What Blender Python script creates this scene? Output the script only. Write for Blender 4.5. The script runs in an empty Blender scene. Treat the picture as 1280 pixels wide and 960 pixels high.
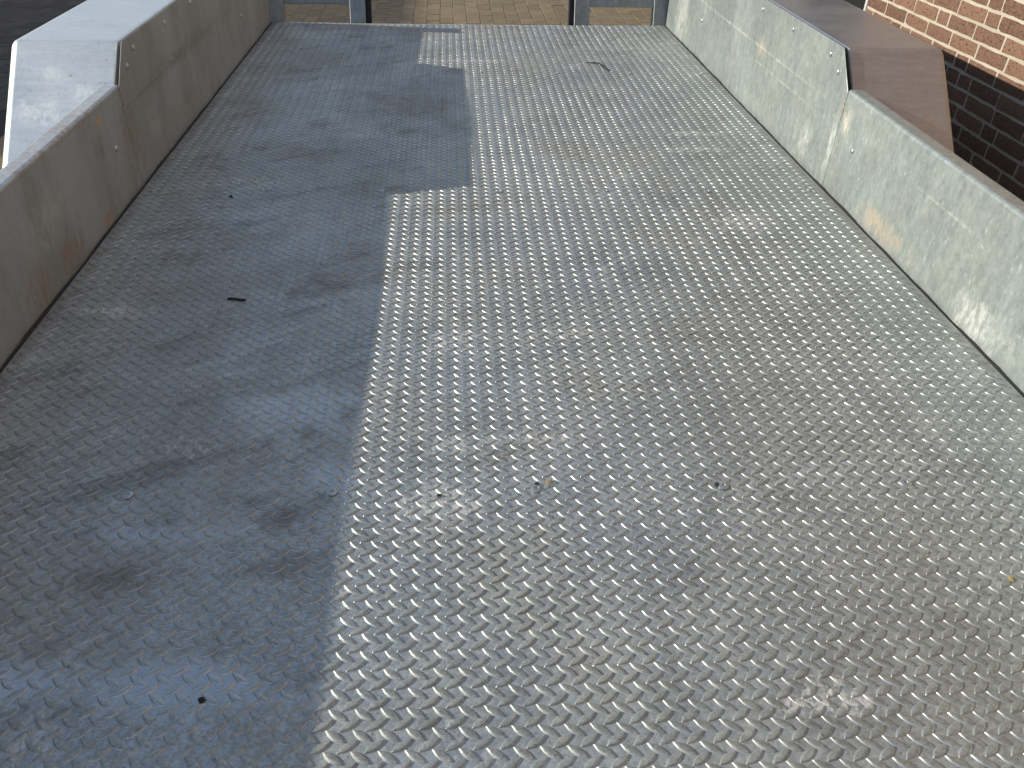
import bpy, bmesh, math, random
from math import radians, sin, cos, pi
from mathutils import Vector, Matrix, noise as mnoise
random.seed(7)
SC = bpy.context.scene
COL = SC.collection

# ------------------------------------------------------------------ camera, sky, sun, exposure
cam = bpy.data.cameras.new('camera'); cam_o = bpy.data.objects.new('camera', cam); COL.objects.link(cam_o)
cam.sensor_fit = 'HORIZONTAL'; cam.sensor_width = 36.0
cam.lens = 1014.84 / 1280 * 36.0
cam.shift_x = (640 - 610.12) / 1280
cam.clip_start = 0.02; cam.clip_end = 600
RC = ((0.9989, -0.0428, 0.0186), (-0.0099, -0.5835, -0.8120), (0.0456, 0.8110, -0.5833))
rx, ry, rz = (Vector(r).normalized() for r in RC)
rz = rz.normalized(); rx = (rx - rz * rx.dot(rz)).normalized(); ry = rz.cross(rx)
cam_o.matrix_world = Matrix(((rx.x, -ry.x, -rz.x, -0.0998), (rx.y, -ry.y, -rz.y, 0.0), (rx.z, -ry.z, -rz.z, 0.7807), (0, 0, 0, 1)))
SC.camera = cam_o

SUN_DIR = Vector((-0.616, 0.060, 0.241)).normalized()      # towards the sun
world = bpy.data.worlds.new('World'); SC.world = world; world.use_nodes = True
wn = world.node_tree; wn.nodes.clear()
sky = wn.nodes.new('ShaderNodeTexSky'); sky.sky_type = 'NISHITA'; sky.sun_disc = False
sky.sun_elevation = math.asin(SUN_DIR.z); sky.sun_rotation = math.atan2(-SUN_DIR.x, SUN_DIR.y)
sky.air_density = 1.0; sky.dust_density = 4.5; sky.ozone_density = 0.4
bg = wn.nodes.new('ShaderNodeBackground'); bg.inputs['Strength'].default_value = 0.15
wo = wn.nodes.new('ShaderNodeOutputWorld')
wn.links.new(sky.outputs[0], bg.inputs[0]); wn.links.new(bg.outputs[0], wo.inputs[0])
sun = bpy.data.lights.new('sun', 'SUN'); sun.energy = 3.1; sun.angle = radians(0.53); sun.color = (1.0, 0.965, 0.87)
sun_o = bpy.data.objects.new('sun', sun); COL.objects.link(sun_o)
sun_o.rotation_euler = (-SUN_DIR).to_track_quat('-Z', 'Y').to_euler(); sun_o.location = (-20, 2, 12)
SC.view_settings.view_transform = 'Standard'; SC.view_settings.look = 'None'
SC.cycles.max_bounces = 6; SC.cycles.diffuse_bounces = 3; SC.cycles.glossy_bounces = 4
SC.view_settings.exposure = 0.77; SC.view_settings.gamma = 1.0; SC.view_settings.use_curve_mapping = False

# ------------------------------------------------------------------ helpers: objects
def link(name, me, mat=None, parent=None, loc=None):
    o = bpy.data.objects.new(name, me); COL.objects.link(o)
    if mat is not None and len(me.materials) == 0: me.materials.append(mat)
    if parent is not None: o.parent = parent
    if loc is not None: o.location = loc
    return o
def tag(o, label=None, cat=None, group=None, kind=None):
    if label: o['label'] = label
    if cat: o['category'] = cat
    if group: o['group'] = group
    if kind: o['kind'] = kind
    return o
def empty(name, label, cat, loc=(0, 0, 0), group=None):
    o = bpy.data.objects.new(name, None); COL.objects.link(o); o.location = loc
    bpy.context.view_layer.update()
    return tag(o, label, cat, group)
def flat_faces(o):
    w = o.modifiers.new('flat_faces', 'WEIGHTED_NORMAL'); w.mode = 'FACE_AREA'; w.weight = 100; w.keep_sharp = True
class MB:
    """collects shapes in world coordinates; build() makes one mesh object"""
    def __init__(s): s.v = []; s.f = []
    def add(s, vs, fs):
        n = len(s.v); s.v += [tuple(v) for v in vs]; s.f += [tuple(i + n for i in f) for f in fs]
    def box(s, x0, x1, y0, y1, z0, z1, bev=0.0, seg=2):
        if x0 > x1: x0, x1 = x1, x0
        if bev <= 0:
            s.add([(x, y, z) for z in (z0, z1) for y in (y0, y1) for x in (x0, x1)],
                  [(0, 2, 3, 1), (4, 5, 7, 6), (0, 1, 5, 4), (2, 6, 7, 3), (0, 4, 6, 2), (1, 3, 7, 5)]); return s
        bm = bmesh.new(); bmesh.ops.create_cube(bm, size=1)
        for v in bm.verts: v.co = Vector(((x0+x1)/2 + v.co.x*(x1-x0), (y0+y1)/2 + v.co.y*(y1-y0), (z0+z1)/2 + v.co.z*(z1-z0)))
        bmesh.ops.bevel(bm, geom=bm.edges[:], offset=bev, segments=seg, affect='EDGES', profile=0.5)
        s.frombm(bm); return s
    def frombm(s, bm):
        bm.verts.ensure_lookup_table(); bm.verts.index_update()
        s.add([v.co[:] for v in bm.verts], [[v.index for v in f.verts] for f in bm.faces]); bm.free()
    def prism(s, poly, axis, a, b, bev=0.0, seg=2):
        """poly: 2D points in the plane across axis (0: (y,z), 1: (x,z), 2: (x,y)), extruded a..b"""
        def P(p, t):
            return ((t, p[0], p[1]), (p[0], t, p[1]), (p[0], p[1], t))[axis]
        bm = bmesh.new()
        A = [bm.verts.new(P(p, a)) for p in poly]; B = [bm.verts.new(P(p, b)) for p in poly]
        n = len(poly); bm.faces.new(A); bm.faces.new(B[::-1])
        for i in range(n): bm.faces.new((A[i], B[i], B[(i+1) % n], A[(i+1) % n]))
        bmesh.ops.recalc_face_normals(bm, faces=bm.faces[:])
        if bev > 0: bmesh.ops.bevel(bm, geom=bm.edges[:], offset=bev, segments=seg, affect='EDGES', profile=0.5)
        s.frombm(bm); return s
    def strip(s, line, th, y0, y1, sx=1):
        """folded sheet: centre line [(x,z)] with thickness th, extruded along Y; sx mirrors x"""
        off = []
        n = len(line)
        for i in range(n):
            a = Vector(line[max(i-1, 0)]); b = Vector(line[min(i+1, n-1)]); d = (b - a).normalized()
            off.append((Vector((-d.y, d.x)) * th/2))
        pl = [Vector(line[i]) + off[i] for i in range(n)] + [Vector(line[i]) - off[i] for i in range(n-1, -1, -1)]
        pl = [(p.x*sx, p.y) for p in pl]
        vs = [(p[0], y0, p[1]) for p in pl] + [(p[0], y1, p[1]) for p in pl]
        m = len(pl); fs = []
        for i in range(m): fs.append((i, (i+1) % m, m + (i+1) % m, m + i))
        for i in range(n-1):
            fs.append((i, m-1-i, m-2-i, i+1)); fs.append((m+i, m+i+1, m+m-2-i, m+m-1-i))
        s.add(vs, fs); return s
    def cyl(s, c, r, d, axis=2, n=16, r2=None, cap=True):
        r2 = r if r2 is None else r2
        def P(a, rr, t):
            u, w = rr*cos(a), rr*sin(a)
            q = ((t, u, w), (u, t, w), (u, w, t))[axis]
            return (c[0]+q[0], c[1]+q[1], c[2]+q[2])
        vs = [P(2*pi*i/n, r, 0) for i in range(n)] + [P(2*pi*i/n, r2, d) for i in range(n)]
        fs = [(i, (i+1) % n, n+(i+1) % n, n+i) for i in range(n)]
        if cap: fs += [tuple(range(n-1, -1, -1)), tuple(range(n, 2*n))]
        s.add(vs, fs); return s
    def lathe(s, c, prof, axis=2, n=16, sgn=1):
        """prof: [(r, t)] from rim to centre"""
        def P(a, rr, t):
            u, w = rr*cos(a), rr*sin(a); t *= sgn
            q = ((t, u, w), (u, t, w), (u, w, t))[axis]
            return (c[0]+q[0], c[1]+q[1], c[2]+q[2])
        vs = []; fs = []
        for (r, t) in prof: vs += [P(2*pi*i/n, max(r, 1e-5), t) for i in range(n)]
        for k in range(len(prof)-1):
            for i in range(n): fs.append((k*n+i, k*n+(i+1) % n, (k+1)*n+(i+1) % n, (k+1)*n+i))
        s.add(vs, fs); return s
    def tube(s, pts, rad, n=6):
        pts = [Vector(p) for p in pts]; vs = []; fs = []
        for k, p in enumerate(pts):
            d = (pts[min(k+1, len(pts)-1)] - pts[max(k-1, 0)]).normalized()
            u = d.cross(Vector((0.1, 0.2, 1))).normalized(); w = d.cross(u)
            r = rad[k] if isinstance(rad, (list, tuple)) else rad
            vs += [(p + u*r*cos(2*pi*i/n) + w*r*sin(2*pi*i/n))[:] for i in range(n)]
        for k in range(len(pts)-1):
            for i in range(n): fs.append((k*n+i, k*n+(i+1) % n, (k+1)*n+(i+1) % n, (k+1)*n+i))
        m = len(pts)-1
        fs += [tuple(range(n-1, -1, -1)), tuple(m*n+i for i in range(n))]
        s.add(vs, fs); return s
    def mesh(s, name, smooth=None, off=(0, 0, 0)):
        me = bpy.data.meshes.new(name)
        me.from_pydata([(v[0]-off[0], v[1]-off[1], v[2]-off[2]) for v in s.v], [], s.f); me.update()
        bm = bmesh.new(); bm.from_mesh(me); bmesh.ops.recalc_face_normals(bm, faces=bm.faces[:]); bm.to_mesh(me); bm.free()
        if smooth is not None:
            me.polygons.foreach_set('use_smooth', [True]*len(me.polygons))
            me.set_sharp_from_angle(angle=radians(smooth))
        return me
    def build(s, name, mat, parent=None, smooth=None):
        """vertices are world coordinates; the object's origin goes to the middle of its base"""
        xs = [v[0] for v in s.v]; ys = [v[1] for v in s.v]; zs = [v[2] for v in s.v]
        o0 = Vector(((min(xs)+max(xs))/2, (min(ys)+max(ys))/2, min(zs)))
        o = link(name, s.mesh(name, smooth, o0), mat, parent)
        base = Vector((0, 0, 0)); q = parent
        while q is not None: base += q.location; q = q.parent
        o.location = o0 - base
        if name in ('side_wall', 'upper_panel', 'corner_post', 'side_rail', 'rung'): flat_faces(o)
        return o

# ------------------------------------------------------------------ helpers: materials
class NT:
    def __init__(s, name):
        s.m = bpy.data.materials.new(name); s.m.use_nodes = True; s.t = s.m.node_tree
        s.b = s.t.nodes['Principled BSDF']; s.out = s.t.nodes['Material Output']
    def n(s, typ, **kw):
        x = s.t.nodes.new(typ)
        for k, v in kw.items(): setattr(x, k, v)
        return x
    def set(s, sock, v):
        if isinstance(v, bpy.types.NodeSocket): s.t.links.new(v, sock)
        elif isinstance(v, (tuple, list)) and len(v) == 3 and sock.type == 'RGBA': sock.default_value = (*v, 1)
        else: sock.default_value = v
    def pos(s, scale=(1, 1, 1), off=(0, 0, 0), rot=0.0):
        if not hasattr(s, 'g'): s.g = s.n('ShaderNodeNewGeometry')
        mp = s.n('ShaderNodeMapping'); s.t.links.new(s.g.outputs['Position'], mp.inputs[0])
        mp.inputs['Scale'].default_value = scale; mp.inputs['Location'].default_value = off
        if rot: mp.vector_type = 'TEXTURE'; mp.inputs['Rotation'].default_value = (0, 0, rot); mp.inputs['Scale'].default_value = tuple(1/q for q in scale)
        return mp.outputs[0]
    def raw(s):
        if not hasattr(s, 'g'): s.g = s.n('ShaderNodeNewGeometry')
        return s.g.outputs['Position']
    def noise(s, scale, detail=5, rough=0.6, stretch=(1, 1, 1), off=(0, 0, 0), dist=0.0, rot=0.0):
        x = s.n('ShaderNodeTexNoise'); x.inputs['Scale'].default_value = scale; x.inputs['Detail'].default_value = detail
        x.inputs['Roughness'].default_value = rough; x.inputs['Distortion'].default_value = dist
        s.t.links.new(s.pos(stretch, off, rot), x.inputs['Vector']); return x.outputs['Fac']
    def ramp(s, v, a, b, lo=0.0, hi=1.0):
        x = s.n('ShaderNodeMapRange', interpolation_type='SMOOTHSTEP'); s.set(x.inputs[0], v)
        x.inputs[1].default_value = a; x.inputs[2].default_value = b; x.inputs[3].default_value = lo; x.inputs[4].default_value = hi
        return x.outputs[0]
    def math(s, op, a, b=0.0, clamp=False):
        x = s.n('ShaderNodeMath', operation=op, use_clamp=clamp); s.set(x.inputs[0], a); s.set(x.inputs[1], b); return x.outputs[0]
    def mix(s, f, a, b, mode='MIX'):
        x = s.n('ShaderNodeMix', data_type='RGBA', blend_type=mode); s.set(x.inputs[0], f); s.set(x.inputs[6], a); s.set(x.inputs[7], b); return x.outputs[2]
    def fmix(s, f, a, b):
        x = s.n('ShaderNodeMix', data_type='FLOAT'); s.set(x.inputs[0], f); s.set(x.inputs[2], a); s.set(x.inputs[3], b); return x.outputs[0]
    def stain(s, c, r, rag, soft=0.5):
        """mask of a ragged ellipsoidal stain centred at c with radii r; rag: noise used for its edge"""
        v = s.n('ShaderNodeVectorMath', operation='SUBTRACT'); s.t.links.new(s.raw(), v.inputs[0]); v.inputs[1].default_value = c
        d = s.n('ShaderNodeVectorMath', operation='DIVIDE'); s.t.links.new(v.outputs[0], d.inputs[0]); d.inputs[1].default_value = r
        l = s.n('ShaderNodeVectorMath', operation='LENGTH'); s.t.links.new(d.outputs[0], l.inputs[0])
        e = s.math('ADD', l.outputs['Value'], s.math('MULTIPLY', s.math('SUBTRACT', rag, 0.5), 2.6))
        return s.ramp(e, 1.0, 1.0 - soft, 0.0, 1.0)
    def bump(s, h, strength=0.2, dist=0.002):
        x = s.n('ShaderNodeBump'); x.inputs['Strength'].default_value = strength; x.inputs['Distance'].default_value = dist
        s.set(x.inputs['Height'], h); s.t.links.new(x.outputs[0], s.b.inputs['Normal'])
    def done(s, col, rough, metal=0.0, spec=0.5):
        s.set(s.b.inputs['Base Color'], col); s.set(s.b.inputs['Roughness'], rough); s.set(s.b.inputs['Metallic'], metal)
        s.b.inputs['Specular IOR Level'].default_value = spec
        return s.m

def mat_plate(tread=False):
    t = NT('rubbed_tread_steel' if tread else 'worn_checker_plate')
    n1 = t.noise(2.6, 4, 0.62); n2 = t.noise(11, 4, 0.65, (1, 0.7, 1), (3, 1, 0)); n3 = t.noise(90, 2, 0.7)
    n4 = t.noise(26, 3, 0.7, (1.5, 0.6, 1), (7, 2, 0)); n5 = t.noise(5, 3, 0.6, (1, 1, 1), (11, 5, 2))
    col = t.mix(t.ramp(n2, 0.3, 0.7), (0.385, 0.405, 0.388), (0.505, 0.525, 0.498))
    gr = t.noise(240, 3, 0.75, (1, 1, 1), (6, 3, 1)); grit = t.ramp(t.noise(70, 4, 0.75, (1.3, 0.8, 1), (3, 8, 1)), 0.47, 0.56)
    col = t.mix(t.ramp(n3, 0.40, 0.72, 0, 0.45), col, (0.61, 0.615, 0.58))
    col = t.mix(t.ramp(gr, 0.40, 0.60, 0.42, 0.0), col, (0.17, 0.168, 0.155))
    drag = t.noise(16, 4, 0.7, (1, 0.09, 1), (5, 2, 8))                # long drag marks
    col = t.mix(t.ramp(drag, 0.56, 0.70, 0, 0.30), col, (0.66, 0.66, 0.62)); col = t.mix(t.ramp(drag, 0.30, 0.44, 0.30, 0), col, (0.22, 0.215, 0.195))
    film = t.ramp(n1, 0.44, 0.66)                                     # thin brown road film
    rag = t.noise(9, 4, 0.72, (1, 1, 1), (2, 9, 4)); rag2 = t.noise(34, 3, 0.7, (1, 1, 1), (5, 1, 3))
    # film tracked in by wheels on this side, then patches one can see
    for c, r, k in (((-0.70, 1.25, 0), (0.32, 0.95, 1), 0.75), ((-0.62, 0.66, 0), (0.30, 0.17, 1), 0.85),
                    
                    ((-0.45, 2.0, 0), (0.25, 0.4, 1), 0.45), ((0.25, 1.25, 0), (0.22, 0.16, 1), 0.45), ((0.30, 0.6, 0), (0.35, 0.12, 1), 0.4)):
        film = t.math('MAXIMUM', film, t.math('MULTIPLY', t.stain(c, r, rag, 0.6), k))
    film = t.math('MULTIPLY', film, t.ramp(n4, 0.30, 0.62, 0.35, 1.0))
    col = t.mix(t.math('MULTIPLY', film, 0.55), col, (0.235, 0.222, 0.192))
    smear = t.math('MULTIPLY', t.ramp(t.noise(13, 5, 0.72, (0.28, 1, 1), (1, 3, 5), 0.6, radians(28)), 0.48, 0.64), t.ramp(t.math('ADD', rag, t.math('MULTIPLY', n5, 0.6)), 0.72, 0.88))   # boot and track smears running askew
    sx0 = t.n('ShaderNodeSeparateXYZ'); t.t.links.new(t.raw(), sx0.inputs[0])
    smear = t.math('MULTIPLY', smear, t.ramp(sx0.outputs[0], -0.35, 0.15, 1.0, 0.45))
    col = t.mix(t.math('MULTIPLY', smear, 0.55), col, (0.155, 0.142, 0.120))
    wipe = t.ramp(t.noise(17, 5, 0.74, (0.22, 1, 1), (8, 1, 2), 0.8, radians(35)), 0.57, 0.70); col = t.mix(t.math('MULTIPLY', wipe, 0.38), col, (0.68, 0.70, 0.69))
    grime = None
    for c, r, k in (((-0.325, 0.785, 0), (0.055, 0.040, 1), 0.9), ((-0.30, 0.70, 0), (0.10, 0.035, 1), 0.6), ((-0.80, 0.66, 0), (0.14, 0.05, 1), 0.9), ((-0.52, 0.685, 0), (0.13, 0.035, 1), 0.75),
                    ((-0.66, 1.55, 0), (0.10, 0.05, 1), 0.6), ((-0.36, 1.42, 0), (0.13, 0.07, 1), 0.6), ((0.36, 1.23, 0), (0.12, 0.035, 1), 0.5), ((0.22, 0.93, 0), (0.08, 0.02, 1), 0.5), ((-0.16, 3.22, 0), (0.06, 0.03, 1), 0.6)):
        m_ = t.math('MULTIPLY', t.stain(c, r, rag2, 0.9), k); grime = m_ if grime is None else t.math('MAXIMUM', grime, m_)
    sx_ = t.n('ShaderNodeSeparateXYZ'); t.t.links.new(t.raw(), sx_.inputs[0])
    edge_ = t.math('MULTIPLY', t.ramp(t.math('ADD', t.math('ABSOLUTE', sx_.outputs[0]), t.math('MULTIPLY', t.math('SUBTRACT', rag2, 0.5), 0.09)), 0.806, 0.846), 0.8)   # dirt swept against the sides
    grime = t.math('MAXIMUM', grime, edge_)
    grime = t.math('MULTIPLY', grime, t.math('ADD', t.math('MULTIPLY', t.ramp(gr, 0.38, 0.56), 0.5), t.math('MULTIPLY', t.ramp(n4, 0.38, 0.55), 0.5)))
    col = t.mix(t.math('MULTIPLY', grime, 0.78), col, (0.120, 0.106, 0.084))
    shiny = None                                                       # patches rubbed bright
    for c, r, k in (((-0.40, 0.535, 0), (0.15, 0.045, 1), 1.0), ((-0.60, 0.545, 0), (0.16, 0.035, 1), 0.9), ((-0.33, 1.02, 0), (0.13, 0.09, 1), 0.8), ((-0.28, 0.86, 0), (0.06, 0.05, 1), 0.8), ((-0.5, 0.76, 0), (0.12, 0.03, 1), 0.7), ((0.02, 2.55, 0), (0.16, 0.3, 1), 0.6)):
        m_ = t.math('MULTIPLY', t.stain(c, r, rag, 0.8), k); shiny = m_ if shiny is None else t.math('MAXIMUM', shiny, m_)
    # pale scuffs and dried cement
    white = t.math('MULTIPLY', t.ramp(n5, 0.56, 0.68, 0, 0.6), t.math('MULTIPLY', t.ramp(n4, 0.48, 0.60), grit))
    for c, r, k in (((-0.115, 0.80, 0), (0.075, 0.055, 1), 0.9), ((-0.10, 0.93, 0), (0.05, 0.03, 1), 0.7), ((0.30, 0.50, 0), (0.075, 0.030, 1), 1.0),
                    ((0.02, 0.945, 0), (0.09, 0.022, 1), 0.8), ((-0.72, 1.33, 0), (0.11, 0.030, 1), 0.8), ((-0.33, 2.33, 0), (0.10, 0.05, 1), 0.8),
                    ((0.62, 2.34, 0), (0.15, 0.03, 1), 0.9), ((0.60, 2.2, 0), (0.16, 0.03, 1), 0.8), ((0.57, 1.72, 0), (0.10, 0.08, 1), 0.9),
                    ((0.12, 1.25, 0), (0.12, 0.03, 1), 0.6), ((-0.02, 3.13, 0), (0.20, 0.035, 1), 0.8), ((-0.58, 1.95, 0), (0.12, 0.05, 1), 0.7),
                    ((0.20, 2.0, 0), (0.30, 0.25, 1), 0.35), ((0.70, 3.2, 0), (0.2, 0.5, 1), 0.4), ((-0.10, 1.22, 0), (0.06, 0.05, 1), 0.7)):
        white = t.math('MAXIMUM', white, t.math('MULTIPLY', t.math('MULTIPLY', t.stain(c, r, rag2, 0.7), k), t.math('ADD', t.math('MULTIPLY', grit, 0.85), 0.15)))
    col = t.mix(t.math('MULTIPLY', white, 0.75), col, (0.72, 0.69, 0.63))
    col = t.mix(t.math('MULTIPLY', shiny, 0.5), col, (0.66, 0.68, 0.68))
    specks = t.ramp(t.noise(150, 2, 0.5, (1, 1, 1), (4, 4, 0)), 0.70, 0.74)
    col = t.mix(t.math('MULTIPLY', specks, 0.6), col, (0.10, 0.085, 0.07))
    ro = t.fmix(t.ramp(n1, 0.36, 0.58), 0.34, 0.50)
    ro = t.math('ADD', ro, t.math('MULTIPLY', t.math('MAXIMUM', film, white), 0.16))
    ro = t.math('ADD', ro, t.ramp(n3, 0.3, 0.7, -0.05, 0.05)); ro = t.math('ADD', ro, t.math('MULTIPLY', grime, 0.2)); ro = t.fmix(t.math('MULTIPLY', shiny, 0.8), ro, 0.2)
    me = t.math('SUBTRACT', 0.58, t.math('MULTIPLY', t.math('MAXIMUM', t.math('MAXIMUM', film, white), grime), 0.40)); me = t.fmix(shiny, me, 0.8)
    t.bump(gr, 0.22, 0.0009)
    if tread:                                                          # raised tears: browner from boots and tracks, flanks rubbed smoother
        col = t.mix(1.0, col, (0.88, 0.85, 0.80), 'MULTIPLY')
    return t.done(col, ro, me)

def mat_edge():
    t = NT('rubbed_tread_edge')                                        # flanks of the tears: rubbed bright in places, dull with film elsewhere
    n = t.noise(4.2, 4, 0.65, (1, 0.8, 1), (9, 4, 2)); f = t.noise(48, 3, 0.7)
    sx_ = t.n('ShaderNodeSeparateXYZ'); t.t.links.new(t.raw(), sx_.inputs[0])
    b = t.math('MULTIPLY', t.ramp(n, 0.36, 0.60, 0.12, 1.0), t.ramp(f, 0.36, 0.58, 0.35, 1.0))
    b = t.math('MULTIPLY', b, t.ramp(t.math('ADD', sx_.outputs[0], t.math('MULTIPLY', n, 0.5)), -0.50, 0.05, 0.75, 1.0))   # the grimier side has fewer bright edges
    return t.done(t.mix(b, (0.33, 0.33, 0.305), (0.72, 0.74, 0.73)), t.fmix(b, 0.50, 0.38), t.fmix(b, 0.45, 0.85))
def mat_galv(name, lo=(0.44, 0.455, 0.46), hi=(0.60, 0.615, 0.61), metal=0.75, rough=(0.32, 0.5), streak=(3.2, 3.2, 1.4), grime=0.0, gcol=(0.20, 0.17, 0.135), stains=(), seed=0.0, mott=0.3, inner=False):
    t = NT(name); o = (seed, seed*1.7, seed*0.6)
    n1 = t.noise(5, 5, 0.66, (1, 1, 1), o); n2 = t.noise(14, 4, 0.68, streak, o); n3 = t.noise(105, 4, 0.75, (1, 1, 0.6), o)
    vor = t.n('ShaderNodeTexVoronoi'); vor.inputs['Scale'].default_value = 85; t.t.links.new(t.pos(off=o), vor.inputs['Vector'])
    bw = t.n('ShaderNodeRGBToBW'); t.t.links.new(vor.outputs['Color'], bw.inputs[0])
    f = t.math('ADD', t.math('MULTIPLY', t.ramp(n2, 0.32, 0.70), 0.7), t.math('MULTIPLY', bw.outputs[0], 0.35))
    col = t.mix(f, lo, hi)
    col = t.mix(t.math('MULTIPLY', t.ramp(n1, 0.55, 0.74), 0.25), col, (0.60, 0.615, 0.585)); col = t.mix(t.ramp(n3, 0.34, 0.48, 0.42 if grime > 0 else 0.16, 0), col, (0.22, 0.225, 0.215))
    col = t.mix(t.ramp(n3, 0.56, 0.72, 0, mott), col, (0.78, 0.785, 0.75))
    dirt = t.math('MULTIPLY', t.ramp(t.noise(3.2, 4, 0.68, (streak[0]*0.5, streak[1]*0.5, streak[2]*0.5), (seed+4, 2, 1)), 0.36, 0.66), grime)
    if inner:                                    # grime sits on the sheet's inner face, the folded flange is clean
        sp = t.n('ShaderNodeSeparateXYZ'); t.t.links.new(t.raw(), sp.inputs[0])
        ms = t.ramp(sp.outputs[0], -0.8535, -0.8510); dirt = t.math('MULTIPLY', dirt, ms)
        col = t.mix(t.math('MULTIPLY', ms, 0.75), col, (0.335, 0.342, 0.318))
    col = t.mix(dirt, col, gcol)
    ro = t.fmix(t.ramp(n1, 0.35, 0.65), rough[0], rough[1]); ro = t.math('ADD', ro, t.math('MULTIPLY', dirt, 0.2))
    me = t.math('MULTIPLY', t.math('SUBTRACT', 1.0, t.math('MULTIPLY', dirt, 0.6)), metal)
    if stains:
        rag = t.noise(30, 5, 0.78, (1, 1, 0.45), (seed, 3, 1)); fine = t.noise(110, 4, 0.7, (1, 1, 0.4), (seed, 1, 5))
        for c, r, sc, k in stains:
            m = t.math('MULTIPLY', t.math('MULTIPLY', t.stain(c, r, rag, 0.85), t.ramp(fine, 0.40, 0.58, 0.15, 1)), k)
            col = t.mix(m, col, sc); ro = t.fmix(m, ro, 0.75); me = t.math('MULTIPLY', me, t.math('SUBTRACT', 1.0, t.math('MULTIPLY', m, 0.7)))
    t.bump(n3, 0.12, 0.0012)
    return t.done(col, ro, me)

def mat_plain(name, col, rough=0.6, metal=0.0, var=0.15, scale=20, bump=0.1):
    t = NT(name); n = t.noise(scale, 5, 0.65)
    c = t.mix(t.ramp(n, 0.3, 0.7), tuple(x*(1-var) for x in col), tuple(min(1, x*(1+var)) for x in col))
    t.bump(n, bump, 0.003); return t.done(c, rough, metal)

def mat_brick():
    t = NT('handmade_brick'); g = t.n('ShaderNodeNewGeometry'); oi = t.n('ShaderNodeObjectInfo')
    rnd = t.math('FRACT', t.math('ADD', g.outputs['Random Per Island'], oi.outputs['Random']))
    col = t.mix(t.ramp(rnd, 0.0, 1.0), (0.135, 0.072, 0.046), (0.235, 0.128, 0.082))
    n = t.noise(85, 4, 0.7); n2 = t.noise(270, 2, 0.7, (1, 1, 1), (3, 1, 2))
    col = t.mix(t.ramp(n, 0.35, 0.7, 0, 0.45), col, (0.29, 0.17, 0.108))
    pits = t.ramp(t.noise(110, 4, 0.75, (1, 0.7, 1.4), (1, 5, 2)), 0.565, 0.64)
    col = t.mix(t.math('MULTIPLY', pits, 0.85), col, (0.045, 0.025, 0.020))
    smear = t.ramp(t.noise(55, 3, 0.7, (1, 1, 1), (8, 2, 2)), 0.70, 0.78)
    col = t.mix(t.math('MULTIPLY', smear, 0.6), col, (0.50, 0.42, 0.32))
    t.bump(t.math('SUBTRACT', t.math('ADD', n, t.math('MULTIPLY', n2, 0.4)), pits), 0.6, 0.004)
    return t.done(col, 0.88, 0, 0.3)
def mat_mortar():
    t = NT('lime_mortar'); n = t.noise(130, 5, 0.7); n1 = t.noise(9, 4, 0.6)
    col = t.mix(t.ramp(n1, 0.3, 0.7), (0.46, 0.395, 0.30), (0.57, 0.495, 0.385))
    col = t.mix(t.ramp(n, 0.3, 0.75, 0, 0.3), col, (0.35, 0.29, 0.22)); t.bump(n, 0.5, 0.003)
    return t.done(col, 0.95, 0, 0.2)
def mat_paver():
    t = NT('clay_paver'); g = t.n('ShaderNodeNewGeometry'); oi = t.n('ShaderNodeObjectInfo')
    rnd = t.math('FRACT', t.math('ADD', g.outputs['Random Per Island'], oi.outputs['Random']))
    col = t.mix(rnd, (0.200, 0.150, 0.088), (0.270, 0.203, 0.118))
    n = t.noise(30, 6, 0.7); col = t.mix(t.ramp(n, 0.4, 0.65, 0, 0.6), col, (0.22, 0.175, 0.11)); col = t.mix(t.ramp(t.noise(11, 4, 0.7), 0.55, 0.7, 0, 0.5), col, (0.09, 0.075, 0.05)); t.bump(n, 0.4, 0.004)
    sp = t.n('ShaderNodeSeparateXYZ'); t.t.links.new(t.raw(), sp.inputs[0])           # pavers on the barn side darkened: the yard's deep shade put into their colour
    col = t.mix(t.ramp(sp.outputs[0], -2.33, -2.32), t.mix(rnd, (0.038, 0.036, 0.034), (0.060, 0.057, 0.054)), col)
    return t.done(col, 0.9, 0, 0.25)
def mat_ground():
    t = NT('paved_yard'); n = t.noise(40, 5, 0.7); n1 = t.noise(0.6, 5, 0.6)
    br = t.n('ShaderNodeTexBrick'); br.offset = 0.5
    t.t.links.new(t.pos((1, 1, 1)), br.inputs['Vector'])
    br.inputs['Scale'].default_value = 1.0; br.inputs['Brick Width'].default_value = 0.21; br.inputs['Row Height'].default_value = 0.105
    br.inputs['Mortar Size'].default_value = 0.005; br.inputs['Color1'].default_value = (0.17, 0.135, 0.08, 1); br.inputs['Color2'].default_value = (0.23, 0.18, 0.11, 1)
    br.inputs['Mortar'].default_value = (0.20, 0.16, 0.10, 1)
    mp = br.inputs['Vector'].links[0].from_node; mp.inputs['Rotation'].default_value = (0, 0, radians(90))
    col = t.mix(t.ramp(n1, 0.35, 0.7, 0, 0.4), br.outputs[0], (0.15, 0.12, 0.085)); t.bump(n, 0.3, 0.004)
    sp = t.n('ShaderNodeSeparateXYZ'); t.t.links.new(t.raw(), sp.inputs[0]); col = t.mix(t.ramp(sp.outputs[0], -2.33, -2.32), (0.035, 0.033, 0.031), col)  # left yard's shade put into the ground colour as well, matching the pavers
    return t.done(col, 0.92, 0, 0.2)

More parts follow.
